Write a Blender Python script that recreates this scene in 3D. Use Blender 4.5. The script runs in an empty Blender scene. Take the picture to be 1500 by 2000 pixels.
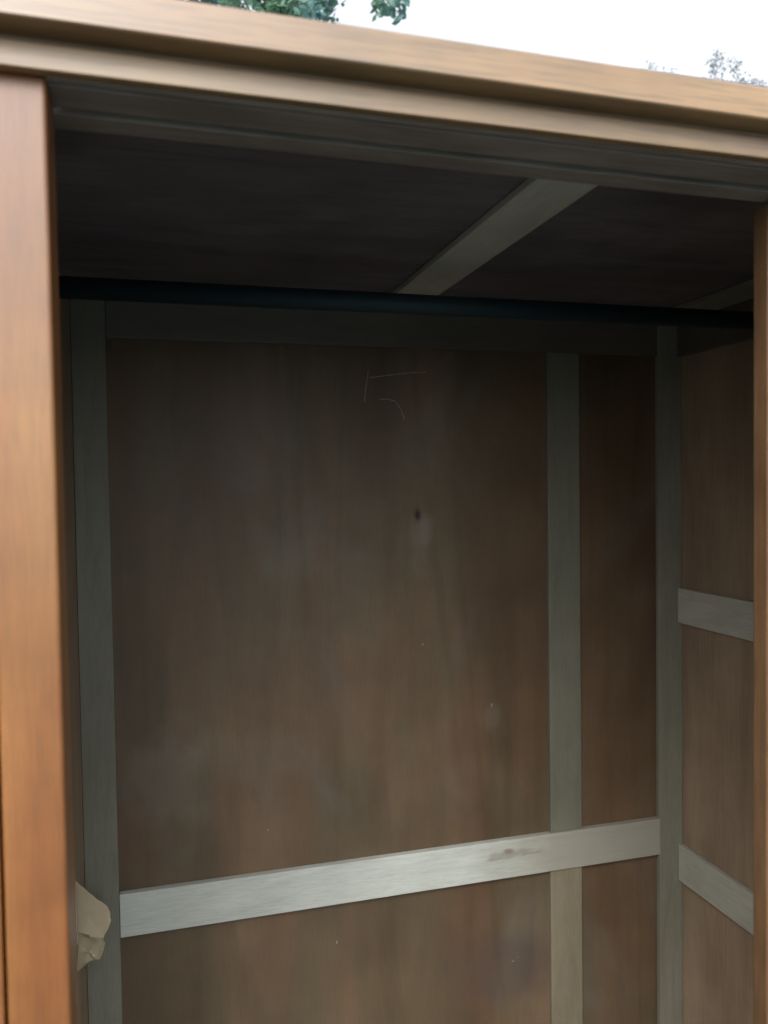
import bpy, math, random
from mathutils import Vector, Matrix
rnd = random.Random(7)
S = bpy.context.scene
COL = S.collection
EYE = 1.60                      # camera height above the ground, metres

# ------------------------------------------------------------------ camera
cam_d = bpy.data.cameras.new("camera")
cam = bpy.data.objects.new("camera", cam_d)
COL.objects.link(cam)
r = Vector((0.96304914, -0.2689582, -0.01406587))
u = Vector((0.0221651, 0.02710027, 0.99938695))
f = Vector((0.26841213, 0.96277051, -0.03206038))
cam.matrix_world = Matrix(((r.x, u.x, -f.x, 0), (r.y, u.y, -f.y, 0), (r.z, u.z, -f.z, EYE), (0, 0, 0, 1)))
cam_d.sensor_fit = 'HORIZONTAL'
cam_d.sensor_width = 36.0
cam_d.lens = 36.0 * 1590.0 / 1500.0
cam_d.clip_start = 0.01
cam_d.clip_end = 500
cam_d.dof.use_dof = True
cam_d.dof.focus_distance = 1.02
cam_d.dof.aperture_fstop = 12.0
S.camera = cam

# ------------------------------------------------------------------ world, sun, exposure
SUN_EL, SUN_AZ = 46.0, 202.0     # azimuth clockwise from +Y
w = bpy.data.worlds.new("World")
S.world = w
w.use_nodes = True
nt = w.node_tree
nt.nodes.clear()
out = nt.nodes.new('ShaderNodeOutputWorld')
bg = nt.nodes.new('ShaderNodeBackground')
sky = nt.nodes.new('ShaderNodeTexSky')
sky.sky_type = 'NISHITA'
sky.sun_disc = False
sky.sun_elevation = math.radians(SUN_EL)
sky.sun_rotation = math.radians(SUN_AZ)
sky.air_density = 1.0
sky.dust_density = 4.0
sky.ozone_density = 1.0
bg.inputs['Strength'].default_value = 0.15
hs = nt.nodes.new('ShaderNodeHueSaturation')   # thin bright overcast: paler than clear blue
hs.inputs['Saturation'].default_value = 0.20
nt.links.new(sky.outputs[0], hs.inputs['Color'])
nt.links.new(hs.outputs[0], bg.inputs['Color'])
nt.links.new(bg.outputs[0], out.inputs[0])
sd = bpy.data.lights.new("sun", 'SUN')
sd.energy = 0.5
sd.angle = math.radians(40)
sd.color = (1.0, 0.95, 0.88)
sun = bpy.data.objects.new("sun", sd)
COL.objects.link(sun)
az, el = math.radians(SUN_AZ), math.radians(SUN_EL)
sdir = Vector((math.sin(az) * math.cos(el), math.cos(az) * math.cos(el), math.sin(el)))
sun.rotation_euler = sdir.to_track_quat('Z', 'Y').to_euler()
sun.location = sdir * 20
S.view_settings.view_transform = 'Standard'
S.view_settings.look = 'None'
S.view_settings.exposure = 1.45
S.view_settings.gamma = 1.0
S.render.engine = 'CYCLES'
S.cycles.max_bounces = 10
S.cycles.diffuse_bounces = 7

# ------------------------------------------------------------------ materials
class NT:
    def __init__(s, name):
        s.m = bpy.data.materials.new(name); s.m.use_nodes = True
        s.t = s.m.node_tree; s.t.nodes.clear()
        s.out = s.n('OutputMaterial'); s.b = s.n('BsdfPrincipled')
        s.l(s.b.outputs[0], s.out.inputs[0])
        s.tc = s.n('TexCoord'); s.oi = s.n('ObjectInfo')
    def n(s, k, **kw):
        x = s.t.nodes.new('ShaderNode' + k)
        for a, v in kw.items(): setattr(x, a, v)
        return x
    def l(s, a, b): s.t.links.new(a, b)
    def val(s, sock, v):
        if hasattr(v, 'is_output') or isinstance(v, bpy.types.NodeSocket): s.l(v, sock)
        else: sock.default_value = v
    def math(s, op, a, b=0.0, clamp=False):
        x = s.n('Math', operation=op, use_clamp=clamp); s.val(x.inputs[0], a); s.val(x.inputs[1], b); return x.outputs[0]
    def vec(s, op, a, b):
        x = s.n('VectorMath', operation=op); s.val(x.inputs[0], a); s.val(x.inputs[1], b); return x.outputs[0]
    def noise(s, v, scale, detail=4, rough=.55, dist=0.0):
        x = s.n('TexNoise'); s.l(v, x.inputs['Vector']); x.inputs['Scale'].default_value = scale
        x.inputs['Detail'].default_value = detail; x.inputs['Roughness'].default_value = rough; x.inputs['Distortion'].default_value = dist
        return x.outputs[0]
    def ramp(s, fac, stops):
        x = s.n('ValToRGB'); s.l(fac, x.inputs[0]); e = x.color_ramp.elements
        e[0].position, e[0].color = stops[0][0], (*stops[0][1], 1)
        e[1].position, e[1].color = stops[-1][0], (*stops[-1][1], 1)
        for p, c in stops[1:-1]:
            q = e.new(p); q.color = (*c, 1)
        return x.outputs[0]
    def mix(s, fac, a, b, mode='MIX'):
        x = s.n('Mix', data_type='RGBA', blend_type=mode); s.val(x.inputs[0], fac)
        for i, v in ((6, a), (7, b)):
            if isinstance(v, tuple): v = (*v, 1) if len(v) == 3 else v
            s.val(x.inputs[i], v)
        return x.outputs[2]
    def smooth(s, x, a, b):
        m = s.n('MapRange', interpolation_type='SMOOTHSTEP'); s.l(x, m.inputs[0])
        m.inputs[1].default_value = a; m.inputs[2].default_value = b
        return m.outputs[0]
    def blob(s, P, c, r, wob=0.0, ws=60):
        """1 inside an ellipsoid mark at c with radii r, soft edge, wobbling outline"""
        d = s.vec('DIVIDE', s.vec('SUBTRACT', P, c), r)
        L = s.n('VectorMath', operation='LENGTH'); s.l(d, L.inputs[0]); q = L.outputs['Value']
        if wob: q = s.math('ADD', q, s.math('MULTIPLY', s.math('SUBTRACT', s.noise(P, ws, 3), .5), wob))
        m = s.n('MapRange', interpolation_type='SMOOTHSTEP'); s.l(q, m.inputs[0])
        m.inputs[1].default_value = 1.0; m.inputs[2].default_value = 0.25
        return m.outputs[0]

def wood(name, dark, mid, light, axis='Z', rough=.5, coat=0.0, coat_rough=.25, grain=1.0, bump=.15, blotch=.25, pores=.25, marks=None, spec=.5, band_w=.5, tint=None, fig=.15, figs=4.0):
    N = NT(name)
    rv = N.n('CombineXYZ')
    for i, k in enumerate((7.3, 3.1, 5.7)): N.l(N.math('MULTIPLY', N.oi.outputs['Random'], k), rv.inputs[i])
    P = N.tc.outputs['Object']
    Pr = N.vec('ADD', P, rv.outputs[0])
    st = {'X': (.10, 1, 1), 'Y': (1, .10, 1), 'Z': (1, 1, .10)}[axis]
    st2 = {'X': (.045, 1, 1), 'Y': (1, .045, 1), 'Z': (1, 1, .045)}[axis]
    st3 = {'X': (.22, 1, 1), 'Y': (1, .22, 1), 'Z': (1, 1, .22)}[axis]
    G = N.vec('MULTIPLY', Pr, st)
    fine = N.noise(N.vec('MULTIPLY', Pr, st2), 900 * grain, 3, .6)
    band = N.noise(G, 60 * grain, 5, .6, .6)
    wide = N.noise(N.vec('MULTIPLY', Pr, st3), 7, 3, .5, .8)
    blo = N.noise(Pr, 14, 4, .6)
    v = N.math('ADD', N.math('MULTIPLY', band, band_w), N.math('MULTIPLY', wide, 1 - band_w))
    c = N.ramp(v, [(.32, dark), (.5, mid), (.68, light)])
    fg = N.noise(N.vec('MULTIPLY', N.vec('ADD', Pr, (.31, .17, .77)), st), figs * 2.2, 2, .45, .35)
    fs = N.math('SINE', N.math('ADD', N.math('MULTIPLY', fg, 95.0), N.math('MULTIPLY', band, 2.5)))
    c = N.mix(N.math('MULTIPLY', N.smooth(fs, .35, 1.0), fig), c, N.mix(1.0, c, (.62, .56, .52), 'MULTIPLY'))
    if tint:
        tn = N.noise(N.vec('MULTIPLY', Pr, st3), 9, 3, .55, 1.0)
        c = N.mix(N.smooth(tn, .42, .62), c, N.mix(1.0, c, tint, 'MULTIPLY'))
    b2 = N.ramp(blo, [(.3, (1 - blotch,) * 3), (.7, (1 + blotch,) * 3)])
    c = N.mix(1.0, c, b2, 'MULTIPLY')
    po = N.ramp(fine, [(.38, (1 - pores,) * 3), (.55, (1, 1, 1))])
    c = N.mix(1.0, c, po, 'MULTIPLY')
    if marks: c = marks(N, P, c)
    N.l(c, N.b.inputs['Base Color'])
    N.l(N.math('ADD', N.math('MULTIPLY', blo, .25), rough - .12), N.b.inputs['Roughness'])
    N.b.inputs['Specular IOR Level'].default_value = spec
    N.b.inputs['Coat Weight'].default_value = coat
    N.b.inputs['Coat IOR'].default_value = 1.56
    N.b.inputs['Coat Roughness'].default_value = coat_rough
    bp = N.n('Bump'); bp.inputs['Strength'].default_value = bump; bp.inputs['Distance'].default_value = .0006
    N.l(N.math('ADD', fine, N.math('MULTIPLY', band, .6)), bp.inputs['Height'])
    N.l(bp.outputs[0], N.b.inputs['Normal'])
    return N.m

def back_marks(N, P, c):
    # object origin of the back panel lies at the eye-height point, so P = (X, Y, Z-EYE)
    st = N.noise(N.vec('MULTIPLY', P, (1, 1, .06)), 22, 3, .5, .5)
    c = N.mix(N.smooth(st, .56, .76), c, N.mix(1.0, c, (.84, .80, .78), 'MULTIPLY'))
    # dusty pale smears, irregular
    d = N.noise(N.vec('MULTIPLY', P, (1, 1, .6)), 5.5, 4, .6, .6)
    c = N.mix(N.math('MULTIPLY', N.smooth(d, .5, .72), .35), c, (.16, .145, .12))
    for cc, rr, k in (((.0, 1.003, -.35), (.07, .1, .09), .18), ((.10, 1.003, -.33), (.12, .1, .05), .1), ((.43, 1.003, -.31), (.014, .1, .026), .16),
                      ((.33, 1.003, -.07), (.02, .1, .05), .25)):
        c = N.mix(N.math('MULTIPLY', N.blob(P, cc, rr, 1.2, 30), k), c, (.22, .205, .17))
    # purple-brown veneer stain low in the panel
    c = N.mix(N.math('MULTIPLY', N.blob(P, (.44, 1.003, -.66), (.12, .1, .07), 1.0, 14), .45), c, (.06, .045, .045))
    # small knot with a pale flare under it
    c = N.mix(N.math('MULTIPLY', N.blob(P, (.337, 1.003, -.058), (.014, .1, .026), 1.2, 45), .35), c, (.2, .19, .16))
    c = N.mix(N.math('MULTIPLY', N.blob(P, (.326, 1.003, -.038), (.009, .1, .016), .5, 90), .55), c, (.05, .035, .025))
    c = N.mix(N.blob(P, (.326, 1.003, -.038), (.0055, .1, .0085), .5, 120), c, (.012, .009, .008))
    return c

def rail_marks(N, P, c):
    wv = N.noise(N.vec('MULTIPLY', P, (.25, 1, 1)), 90, 3, .6)
    Q = N.vec('ADD', P, N.vec('MULTIPLY', N.vec('SUBTRACT', N.mix(0.0, N.t.nodes[-1].outputs[1], (0, 0, 0)), (.5, .5, .5)), (.02, 0, .008)))
    for cc, rr, k in (((.452, .99, -.4975), (.052, .1, .0075), .55), ((.43, .99, -.5025), (.026, .1, .0035), .5), ((.482, .99, -.5015), (.022, .1, .003), .5), ((.447, .99, -.4935), (.010, .1, .005), .85)):
        c = N.mix(N.math('MULTIPLY', N.blob(Q, cc, rr, .9, 70), k), c, (.15, .125, .095))
    # the right end of the rail grades to a browner, darker tone
    x = N.n('SeparateXYZ'); N.l(P, x.inputs[0])
    c = N.mix(N.math('MULTIPLY', N.smooth(N.math('ADD', x.outputs[0], N.math('MULTIPLY', wv, .12)), .42, .60), .75), c, (.27, .245, .19))
    return c

M = {}
ORD, ORM, ORL = (.105, .031, .007), (.155, .053, .011), (.21, .084, .020)
M['varnish_v'] = wood('varnished hardwood upright', ORD, ORM, ORL, 'Z', .44, .6, .34, 1.1, .2, .2, .14, band_w=.15, tint=(1.05, 1.25, 1.2), fig=.1)
M['varnish_shaded'] = wood('shaded brown door edge', (.085, .042, .018), (.12, .064, .028), (.16, .09, .042), 'Z', .5, .4, .4, .55, .12, .2, .2, band_w=.3)  # darker than the post varnish: shade under the cornice put into the colour
M['varnish_h'] = wood('varnished hardwood lengthwise', (.145, .076, .027), (.205, .116, .045), (.265, .162, .070), 'X', .46, .85, .36, .5, .25, .2, .28, band_w=.4, tint=(1.0, 1.1, 1.15), fig=.3)
M['varnish_h'].node_tree.nodes['Principled BSDF'].inputs['Coat IOR'].default_value = 1.63
M['varnish_in'] = wood('thinly varnished frame edge', (.15, .125, .105), (.21, .175, .15), (.27, .23, .195), 'X', .5, .1, .3, .5)
M['ply'] = wood('brown plywood', (.085, .062, .045), (.125, .092, .066), (.17, .13, .095), 'Z', .6, 0, .3, .5, .08, .12, .12)
M['ply_side'] = wood('brown plywood of the sides', (.235, .165, .108), (.305, .22, .148), (.37, .275, .188), 'Z', .6, 0, .3, .5, .08, .12, .12, band_w=.3, fig=.2, figs=1.6)
M['ply_back'] = wood('back plywood with a knot', (.086, .050, .026), (.115, .071, .038), (.145, .094, .053), 'Z', .58, 0, .3, 1.0, .08, .14, .09, back_marks, band_w=.15, tint=(.84, .98, .99), fig=.22, figs=1.6)
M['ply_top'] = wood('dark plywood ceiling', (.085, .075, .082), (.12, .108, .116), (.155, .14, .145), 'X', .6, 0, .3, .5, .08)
pale = dict(rough=.6, grain=1.3, bump=.12, blotch=.08, pores=.13, band_w=.3, fig=.12)
M['batten_v'] = wood('pale batten upright', (.125, .122, .089), (.16, .158, .118), (.195, .19, .147), 'Z', **pale)
M['batten_dull'] = wood('dull batten upright', (.12, .12, .09), (.155, .155, .118), (.19, .19, .148), 'Z', **pale)
M['batten_warm'] = wood('warm batten upright', (.165, .158, .118), (.21, .203, .155), (.255, .247, .19), 'Z', **pale)
M['batten_tan'] = wood('tan batten upright', (.17, .148, .098), (.215, .187, .127), (.26, .228, .16), 'Z', **pale)
M['batten_y'] = wood('pale batten front to back', (.39, .39, .33), (.47, .465, .395), (.54, .535, .46), 'Y', **pale)
M['batten_x'] = wood('pale batten lengthwise', (.41, .44, .40), (.475, .505, .465), (.535, .565, .52), 'X', marks=rail_marks, **pale)
M['batten_shaded'] = wood('top batten darkened for shade', (.085, .075, .062), (.11, .098, .08), (.135, .12, .10), 'X', **pale)  # darker copy of the batten wood; shade under the ceiling is in its colour

def simple(name, col, rough=.5, metal=0.0, bump=0.0, var=.15, scale=40):
    N = NT(name)
    n = N.noise(N.tc.outputs['Object'], scale, 4, .6)
    c = N.mix(n, tuple(x * (1 - var) for x in col), tuple(min(1, x * (1 + var)) for x in col))
    N.l(c, N.b.inputs['Base Color'])
    N.l(N.math('ADD', N.math('MULTIPLY', n, .2), rough - .1), N.b.inputs['Roughness'])
    N.b.inputs['Metallic'].default_value = metal
    if bump:
        bp = N.n('Bump'); bp.inputs['Strength'].default_value = bump; bp.inputs['Distance'].default_value = .002
        N.l(n, bp.inputs['Height']); N.l(bp.outputs[0], N.b.inputs['Normal'])
    return N.m
M['rod'] = simple('dark blue steel', (.016, .034, .044), .6, .4, 0, .3, 60)  # steel with a dark blue-grey base colour
M['brass'] = simple('dull brass', (.35, .24, .10), .4, 1.0)
M['chalk'] = simple('chalk', (.27, .27, .245), .9, 0, .3, .35, 900)
M['tape'] = simple('masking paper', (.50, .43, .29), .7, 0, .5, .12, 60)
M['bark'] = simple('bark', (.12, .09, .065), .9, 0, .8, .4, 12)
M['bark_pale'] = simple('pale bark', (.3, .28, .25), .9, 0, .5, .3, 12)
M['ground'] = simple('worn grass and earth', (.07, .095, .10), .95, 0, .5, .4, 3)
def leaf_mat(name, a, b, tr):
    N = NT(name)
    n = N.noise(N.tc.outputs['Object'], 3.0, 3, .6)
    c = N.ramp(n, [(.35, a), (.65, b)])
    N.l(c, N.b.inputs['Base Color']); N.b.inputs['Roughness'].default_value = .4
    t = N.n('BsdfTranslucent'); N.l(c, t.inputs[0])
    mx = N.n('MixShader'); mx.inputs[0].default_value = tr
    N.l(N.b.outputs[0], mx.inputs[1]); N.l(t.outputs[0], mx.inputs[2]); N.l(mx.outputs[0], N.out.inputs[0])
    return N.m
M['leaf'] = leaf_mat('broad green leaves', (.09, .22, .24), (.19, .32, .20), .5)
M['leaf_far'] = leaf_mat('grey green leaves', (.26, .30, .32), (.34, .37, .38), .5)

# ------------------------------------------------------------------ builders
def link(name, verts, faces, mat, parent=None, loc=(0, 0, 0), smooth=False):
    me = bpy.data.meshes.new(name)
    me.from_pydata([tuple(v) for v in verts], [], faces); me.update()
    me.materials.append(mat)
    if smooth:
        for p in me.polygons: p.use_smooth = True
    o = bpy.data.objects.new(name, me); COL.objects.link(o); o.location = loc
    if parent: o.parent = parent
    return o

def box(name, x0, x1, y0, y1, z0, z1, mat, parent=None, bevel=.0012, off=True, seg=2):
    """box in eye coordinates (Z measured from eye height); object origin stays at eye height"""
    v = [(x, y, z) for x in (x0, x1) for y in (y0, y1) for z in (z0, z1)]
    fc = [(0, 1, 3, 2), (4, 6, 7, 5), (0, 4, 5, 1), (2, 3, 7, 6), (0, 2, 6, 4), (1, 5, 7, 3)]
    o = link(name, v, fc, mat, parent, (0, 0, EYE) if (off and not parent) else (0, 0, 0))
    if bevel:
        b = o.modifiers.new('bevel', 'BEVEL'); b.width = bevel; b.segments = seg; b.limit_method = 'ANGLE'
        for p in o.data.polygons: p.use_smooth = False
    return o

def prism_x(name, prof, x0, x1, mat, parent, smooth=False):
    """profile of (y,z) points swept along X"""
    n = len(prof)
    v = [(x0, y, z) for y, z in prof] + [(x1, y, z) for y, z in prof]
    fc = [(i, (i + 1) % n, n + (i + 1) % n, n + i) for i in range(n)] + [tuple(range(n))[::-1], tuple(range(n, 2 * n))]
    return link(name, v, fc, mat, parent)

def tag(o, label, cat=None, group=None, kind=None):
    o['label'] = label
    if cat: o['category'] = cat
    if group: o['group'] = group
    if kind: o['kind'] = kind
    return o

# ------------------------------------------------------------------ ground
g = link('ground', [(-150, -150, 0), (150, -150, 0), (150, 150, 0), (-150, 150, 0)], [(0, 1, 2, 3)], M['ground'])
g['kind'] = 'structure'; g['label'] = 'open ground the wardrobe stands on'

# ------------------------------------------------------------------ wardrobe
W = bpy.data.objects.new('wardrobe', None); COL.objects.link(W); W.location = (0, 0, EYE)
tag(W, 'open wooden wardrobe with orange varnished front and bare plywood inside', 'wardrobe')
XL, XR = -.0915, .7186           # inner side walls
YB = 1.008                       # back panel; batten faces at 1.0
BOT = -1.50                      # inside floor
zc = .2262                       # ceiling panel; batten faces at .2202
fz = .1884

# panels
box('back_panel', XL - .012, XR + .012, YB, YB + .006, BOT, .2262, M['ply_back'], W, 0)
lp = box('side_panel', XL - .0085, XL, .462, 1.007, BOT, .2255, M['ply_side'], W, 0)
rp = box('side_panel', XR, XR + .0085, .462, 1.007, BOT, .2255, M['ply_side'], W, 0)
box('top_panel', XL - .02, XR + .02, .41, 1.016, zc + .0008, zc + .007, M['ply_top'], W, 0)
box('floor_panel', XL - .008, XR + .008, .44, 1.006, BOT - .012, BOT, M['ply'], W, 0)
# outer skin of the sides so the wardrobe reads from another position
for x0, x1 in ((-.122, -.1012), (.7285, .7493)):
    box('side_board', x0, x1, .4575, 1.0145, -1.60, .2235, M['varnish_v'], W, .0015)

# battens on the back panel (front faces at Y = 1.000)
def bv(x0, x1, z0, z1, mat='batten_v', y0=1.0): return box('back_batten', x0, x1, y0, 1.0075, z0, z1, M[mat], W, .0008)
bv(XL + .0004, -.0532, BOT, .2255, 'batten_dull')
bv(.680, XR - .0004, BOT, .2255, 'batten_warm')
bv(-.0529, .6797, .1766, .2255, 'batten_shaded', 1.0006)
bv(-.0529, .6797, -.5305, -.4787, 'batten_x', .9975)
tag(bv(.5095, .5571, -.4784, .1763), 'pale batten above the crossrail, cut square at its foot')
tag(bv(.5095, .5571, BOT, -.5308, 'batten_tan', 1.0008), 'tanner batten below the crossrail')

# battens on the right side wall, in front of the corner stile
def sb(z0, z1, mat='batten_y', y1=.9993): return box('side_batten', XR - .008, XR - .0003, .50, y1, z0, z1, M[mat], W, .0008)
sb(-.2005, -.1511); sb(-.5723, -.5203); sb(.176, .2255, 'batten_shaded')

# ceiling battens, front to back
for x0, x1, mt in ((.270, .3204, 'batten_y'), (.650, .700, 'batten_warm')):
    box('ceiling_batten', x0, x1, .4634, .9995, .2202, zc + .0005, M[mt], W, .0008)

# frieze, rails under the top (their lower edges make the stepped bands)
FX0, FX1 = -.125, .7525
box('frieze_board', FX0, FX1, .400, .4065, fz, .2100, M['varnish_h'], W, .0012, seg=3)
box('top_rail', -.0453, .6724, .4165, .440, fz + .001, .2200, M['varnish_in'], W, .0008)
box('rail_batten', XL, XR, .4453, .463, fz, .2238, M['varnish_in'], W, .0008)
box('rail_lip', -.0445, .6716, .4081, .4125, fz + .0004, .1995, M['varnish_in'], W, .0006)
box('rail_packing', -.0450, .672, .4126, .4164, fz + .011, .2000, M['varnish_in'], W, 0)
box('rail_packing', XL + .002, XR - .002, .4401, .4452, fz + .020, .2230, M['varnish_in'], W, 0)
# cornice: a board that oversails the frieze; a shadow groove parts the two
fr = bpy.data.objects['frieze_board']
for v in fr.data.vertices:
    if v.co.z > .2: v.co.z = .2000
fr.modifiers['bevel'].width = .0007
ct, cb = .2212, .2034
prof = [(.3868, cb), (.3860, cb + .0008), (.3860, ct - .0012), (.3872, ct), (.4115, ct), (.4115, .2002), (.4035, .2004), (.4031, cb)]
c = prism_x('cornice', prof, FX0 - .02, FX1 + .02, M['varnish_h'], W)
# the whole head of the front has settled a few millimetres towards the right
for o in COL.objects:
    if o.name.split('.')[0] in ('frieze_board', 'rail_lip', 'top_rail', 'rail_batten', 'rail_packing', 'cornice'):
        for v in o.data.vertices: v.co.z -= .0080 * (v.co.x - .1145)

# front posts: inner strip, groove, outer stile
for s in (0, 1):
    X = (lambda a: a) if s == 0 else (lambda a: .6271 - a)
    def pb(n, a, b, *rest, **k):
        x0, x1 = sorted((X(a), X(b))); return box(n, x0, x1, *rest, **k)
    p = pb('post', -.0727, -.0450, .4080, .4415, -1.60, .1925, M['varnish_v'], W, bevel=.002, seg=3)
    tag(p, 'orange varnished inner front post')
    pb('post', -.122, -.0741, .4088, .4572, -1.60, .1923, M['varnish_v'], W, bevel=.0016)
    pb('door_stop', -.0736, -.0470, .4417, .4572, -1.595, fz - .0004, M['varnish_in'], W, bevel=.0012)
    # end closing strip between post and side panel
    pb('side_strip', -.1010, -.0740, .4574, .4616, -1.59, fz - .001, M['varnish_in'], W, bevel=0)
# plinth and feet
box('plinth', -.0450, .672, .4250, .4450, -1.60, BOT - .013, M['varnish_v'], W)

# right door, closed; only its edge with a rebate shows at the right of the picture
D = box('door', .3937, .668, .4555, .4700, -1.485, fz - .0046, M['varnish_shaded'], W, .0015)
D.name = 'door'; D['label'] = 'closed right hand door, only its edge showing'
box('meeting_strip', .3972, .412, .4440, .4553, -1.485, fz - .0046, M['varnish_shaded'], D, .001)
box('door_panel', .452, .62, .449, .4554, -1.35, fz - .09, M['varnish_v'], D, .006)
# left door, swung open past the side, outside the picture
D2 = box('door', 0, .40, -.022, 0, -1.485, fz - .0046, M['varnish_v'], W, .0015)
D2['label'] = 'left hand door swung wide open'
D2.location = (-.128, .412, 0); D2.rotation_euler = (0, 0, math.radians(-160))
box('door_panel', .06, .34, -.027, -.0221, -1.38, fz - .10, M['varnish_v'], D2, .004)

# hanging rod (oval tube) with end sockets
def tube_x(name, x0, x1, cy, cz, ry, rz, mat, parent, n=28):
    v = []; fc = []
    for x in (x0, x1):
        for i in range(n):
            a = 2 * math.pi * i / n
            v.append((x, cy + ry * math.cos(a), cz + rz * math.sin(a)))
    for i in range(n): fc.append((i, (i + 1) % n, n + (i + 1) % n, n + i))
    fc += [tuple(range(n))[::-1], tuple(range(n, 2 * n))]
    o = link(name, v, fc, mat, parent)
    for p in o.data.polygons[:n]: p.use_smooth = True
    return o
rod = tube_x('hanging_rod', XL + .001, XR - .001, .78, .1807, .0085, .0100, M['rod'], W)
rod['label'] = 'dark steel clothes rod under the ceiling'
for x0, x1 in ((XL + .0003, XL + .004), (XR - .0040, XR - .0003)):
    tube_x('rod_socket', x0, x1, .78, .1807, .016, .018, M['rod'], rod)

# chalk strokes: the faint hand-drawn 5 on the back panel
def stroke(pts, wd, seed):
    q = random.Random(seed); v = []; fc = []
    P = []
    for i in range(len(pts) - 1):
        for k in range(10):
            t = k / 10; P.append([pts[i][j] * (1 - t) + pts[i + 1][j] * t for j in (0, 1)])
    P.append(list(pts[-1]))
    for i, (x, z) in enumerate(P):
        a = P[max(0, i - 1)]; b = P[min(len(P) - 1, i + 1)]
        dx, dz = b[0] - a[0], b[1] - a[1]; L = math.hypot(dx, dz) or 1
        w_ = wd * (.35 + .65 * q.random()) * (.4 if i in (0, len(P) - 1) else 1)
        nx, nz = -dz / L * w_, dx / L * w_
        for s_ in (1, -1):
            for y in (YB - .0001, YB - .0004): v.append((x + nx * s_, y, z + nz * s_))
    for i in range(len(P) - 1):
        a = i * 4; b = a + 4
        fc += [(a + 1, b + 1, b + 3, a + 3), (a, b, b + 1, a + 1), (a + 3, b + 3, b + 2, a + 2)]
    return v, fc
V, F = [], []
for k, (pts, wd) in enumerate(((((.2627, .1481), (.262, .140), (.2590, .125), (.2574, .1071)), .00055),
                 (((.2632, .1378), (.29, .1418), (.318, .1455), (.341, .1468)), .0007),
                 (((.2763, .1107), (.288, .1112), (.2985, .1085), (.306, .097), (.3102, .0848)), .0005))):
    v, fc = stroke(pts, wd, k); n = len(V); V += v; F += [tuple(i + n for i in q) for q in fc]
ch = link('chalk_mark', V, F, M['chalk'], W); ch['label'] = 'faint chalked 5 high on the back panel'

# flecks: small pale chips on panel
def fleck(x, z, sx, sz, seed):
    q = random.Random(seed); n = 9; v = [(x, YB - .0010, z)]
    for i in range(n):
        a = 2 * math.pi * i / n; k = .5 + .7 * q.random()
        v.append((x + sx * k * math.cos(a), YB - .0001, z + sz * k * math.sin(a)))
    fc = [(0, 1 + i, 1 + (i + 1) % n) for i in range(n)]
    link('paint_fleck', v, fc, M['chalk'], W)
fleck(.2100, -.585, .0012, .0022, 1); fleck(.455, -.652, .0020, .0006, 2); fleck(.4620, -.648, .0005, .0016, 3)
fleck(.4275, -.296, .0012, .0030, 4); fleck(.125, -.428, .0009, .0009, 5); fleck(.331, -.208, .0009, .002, 6)

# torn, crumpled masking tape stuck in the left back corner
def tape():
    Y = .975
    out_ = [(-.106, -.440), (-.0962, -.4435), (-.0860, -.4545), (-.0760, -.4655), (-.0668, -.4735), (-.0618, -.4800), (-.0605, -.4865), (-.0635, -.4925),
            (-.0690, -.4975), (-.0685, -.5060), (-.0700, -.5150), (-.0692, -.5240), (-.0715, -.5315), (-.0770, -.5370), (-.0860, -.5405), (-.0960, -.5425), (-.106, -.5440)]
    nx = 14; v = []; fc = []
    top = lambda x: None
    # grid between a left edge and the right outline, by rows
    rows = []
    zs = [-.4415 - i * (.5430 - .4415) / 36 for i in range(37)]
    R = out_[1:]
    def right(z):
        for a, b in zip(R, R[1:]):
            if (a[1] - z) * (b[1] - z) <= 0 and a[1] != b[1]:
                t = (z - a[1]) / (b[1] - a[1]); return a[0] + t * (b[0] - a[0])
        return -.104 if z > -.4435 else -.0965
    q = random.Random(3)
    for i, z in enumerate(zs):
        xr = right(z) + q.uniform(-.0004, .0004)
        for j in range(nx + 1):
            t = j / nx; x = -.0980 + (xr + .0980) * t
            def tri(a, p): a = (a / p) % 1.0; return abs(a * 2 - 1)
            if z > -.4985 - .16 * (x + .098) + .02 * 0:      # smooth upper flap, curling at its lower lip
                d = z + .4985
                y = Y - .006 - .018 * (.3 + t) * max(0, 1 - abs(d) / .022) - .004 * tri(x * .8 + z, .05)
            else:                                            # crumpled, faceted lower part
                y = Y + .009 - .017 * tri(z + x * .9, .030) - .007 * tri(z * .5 - x, .017)
            v.append((x, y, z))
    for i in range(36):
        for j in range(nx):
            a = i * (nx + 1) + j; fc.append((a, a + nx + 1, a + nx + 2, a + 1))
    o = link('torn_tape', v, fc, M['tape'], None, (0, 0, EYE))
    so = o.modifiers.new('thick', 'SOLIDIFY'); so.thickness = .0004
    return o
# the piece wraps out from the corner stile; the part left of the wall plane is folded forward along the wall
tp = tape()
for v in tp.data.vertices:       # it bridges the corner: near edge on the side wall, far edge on the stile
    t_ = max(0.0, min(1.0, (v.co.x + .0980) / .036))
    k_ = (.908 + .067 * t_ ** .6) / .975
    v.co *= k_
    v.co.x = max(v.co.x, XL + .0006)
tag(tp, 'crumpled scrap of beige masking paper stuck low in the left back corner', 'paper')

# ------------------------------------------------------------------ trees
def tube(v, fc, pts, rad, n=7):
    base = len(v)
    for i, (p, r_) in enumerate(zip(pts, rad)):
        a = pts[max(0, i - 1)]; b = pts[min(len(pts) - 1, i + 1)]
        d = (Vector(b) - Vector(a)).normalized()
        s = d.orthogonal().normalized(); t = d.cross(s)
        for k in range(n):
            an = 2 * math.pi * k / n
            v.append(tuple(Vector(p) + (s * math.cos(an) + t * math.sin(an)) * r_))
    for i in range(len(pts) - 1):
        for k in range(n):
            a = base + i * n + k; b = base + i * n + (k + 1) % n
            fc.append((a, b, b + n, a + n))

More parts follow.
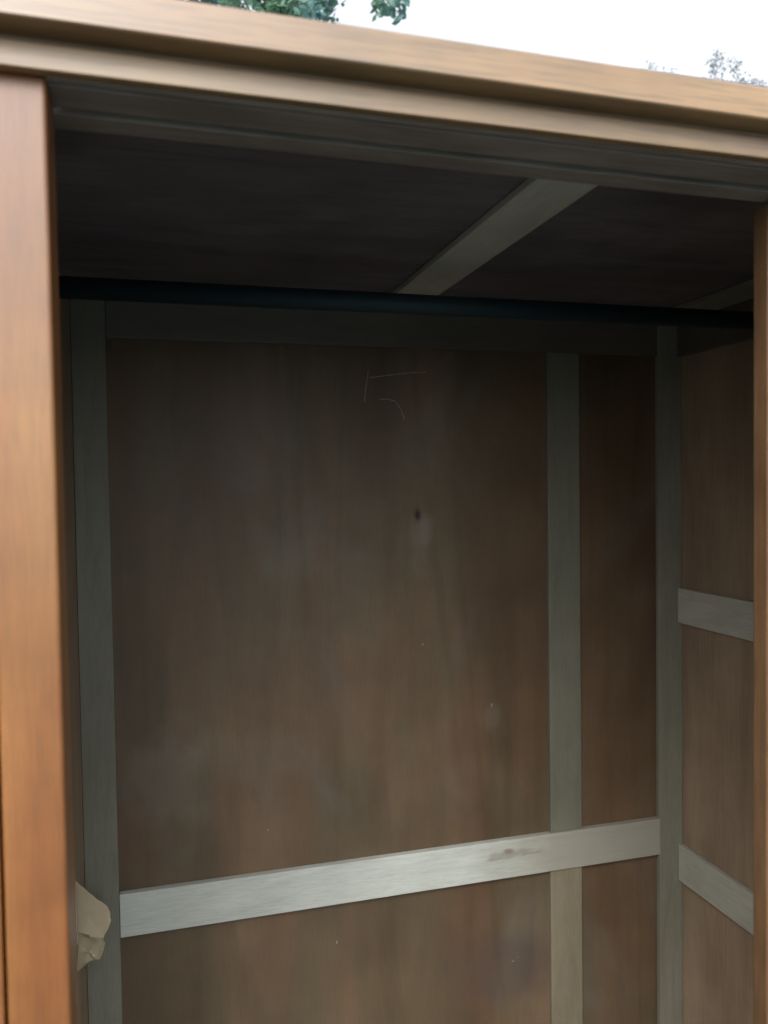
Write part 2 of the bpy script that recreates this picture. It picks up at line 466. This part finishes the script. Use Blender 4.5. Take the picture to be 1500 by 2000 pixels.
def tree(name, base, height, tips, leaf, ls, per, spread, mat, bark, tr, label, seed, kind_='low'):
    q = random.Random(seed)
    root = bpy.data.objects.new(name, None); COL.objects.link(root); root.location = base
    B = Vector(base)
    v, fc = [], []
    top = Vector((0, 0, height))
    pts = [Vector((q.uniform(-.1, .1) * i * .3, q.uniform(-.1, .1) * i * .3, height * i / 8)) for i in range(9)]
    tube(v, fc, pts, [tr * (1 - .85 * i / 8) for i in range(9)], 10)
    link('trunk', v, fc, M[bark], root, smooth=True)
    v, fc = [], []; lv, lf = [], []
    for tpos, rr in tips:
        t = Vector(tpos) - B
        k = 8 if kind_ == 'high' else max(2, min(7, int((t.z * .72) / height * 8)))
        a = pts[k]
        mid = (a + t) * .5 + Vector((q.uniform(-.1, .1), q.uniform(-.1, .1), (.35 if kind_ == 'high' else .08) * (t - a).length))
        path = [a, mid, t]
        tube(v, fc, path, [tr * .12, tr * .07, tr * .02], 5)
        for _ in range(int(per * (rr / spread) ** 2)):
            d = Vector((q.gauss(0, 1), q.gauss(0, 1), q.gauss(0, 1))).normalized() * rr * (q.random() ** .45)
            c_ = t + d
            if q.random() < .12: tube(v, fc, [t + d * .3, c_], [tr * .02, tr * .008], 3)
            ax = Vector((q.gauss(0, 1), q.gauss(0, 1), q.gauss(-.5, 1))).normalized()
            sd_ = ax.orthogonal().normalized(); sd_.rotate(Matrix.Rotation(q.uniform(0, 6.28), 3, ax))
            nr = ax.cross(sd_)
            L = ls * q.uniform(.6, 1.2); Wd = L * .27
            n = len(lv)
            for p_ in (c_ - ax * L * .5, c_ - ax * L * .12 + sd_ * Wd, c_ + ax * L * .22 + sd_ * Wd * .75, c_ + ax * L * .5,
                       c_ + ax * L * .22 - sd_ * Wd * .75, c_ - ax * L * .12 - sd_ * Wd, c_ + nr * L * .06): lv.append(tuple(p_))
            lf += [(n, n + 1, n + 6), (n + 1, n + 2, n + 6), (n + 2, n + 3, n + 6), (n + 3, n + 4, n + 6), (n + 4, n + 5, n + 6), (n + 5, n, n + 6)]
    link('branches', v, fc, M[bark], root, smooth=True)
    cr = link('crown', lv, lf, M[mat], root)
    cr['kind'] = 'stuff'
    tag(root, label, 'tree')
    return root

Y = 7.0
tips = []
q = random.Random(11)
def at(sx, sz, y): return (sx * y, y, EYE + sz * y)
# lower fringe that shows over the cornice
for sx in (-.06, -.01, .03, .06, .088, .112, .135, .158, .180, .200):
    for k in range(3):
        yy = Y + q.uniform(-.5, .5)
        tips.append((at(sx + q.uniform(-.012, .012), .575 + .045 * k + q.uniform(-.01, .01), yy), q.uniform(.17, .24)))
for sx, sz, rr in ((.268, .622, .13), (.300, .612, .15), (.281, .598, .09), (.296, .640, .16), (.308, .592, .055), (.27, .66, .2), (.24, .70, .25)):
    tips.append((at(sx, sz, Y), rr))
for _ in range(60):              # the body of the crown above and behind
    a = q.uniform(0, 6.28); rr = 1.5 * q.random() ** .5
    tips.append(((.1 + rr * math.cos(a), Y + .8 + rr * math.sin(a), EYE + q.uniform(4.9, 6.6)), .42))
tree('broadleaf_tree', (.1, Y + .9, 0), 7.4, tips, 'leaf', .10, 90, .2, 'leaf', 'bark', .16, 'leafy dark green tree above the left end of the cornice', 5, 'high')
Y = 26.0
tips = []
for sx, sz, rr in ((.772, .590, .38), (.780, .602, .30), (.776, .578, .34), (.800, .592, .30), (.806, .580, .22), (.812, .594, .20), (.820, .571, .30), (.838, .570, .22),
                   (.852, .575, .2), (.866, .570, .25), (.848, .562, .3), (.83, .556, .5), (.80, .552, .6), (.76, .552, .55), (.86, .545, .6), (.79, .53, .9), (.84, .52, .9), (.9, .545, .6)):
    tips.append((at(sx, sz, Y), rr))
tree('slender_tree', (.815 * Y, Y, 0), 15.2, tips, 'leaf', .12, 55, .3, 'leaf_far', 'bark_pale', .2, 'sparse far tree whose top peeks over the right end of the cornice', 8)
Y = 30.0
tips = [(at(sx, sz, Y), rr) for sx, sz, rr in ((.670, .578, .22), (.675, .570, .26), (.705, .570, .2), (.66, .56, .5), (.69, .555, .6), (.71, .55, .5), (.68, .54, .8))]
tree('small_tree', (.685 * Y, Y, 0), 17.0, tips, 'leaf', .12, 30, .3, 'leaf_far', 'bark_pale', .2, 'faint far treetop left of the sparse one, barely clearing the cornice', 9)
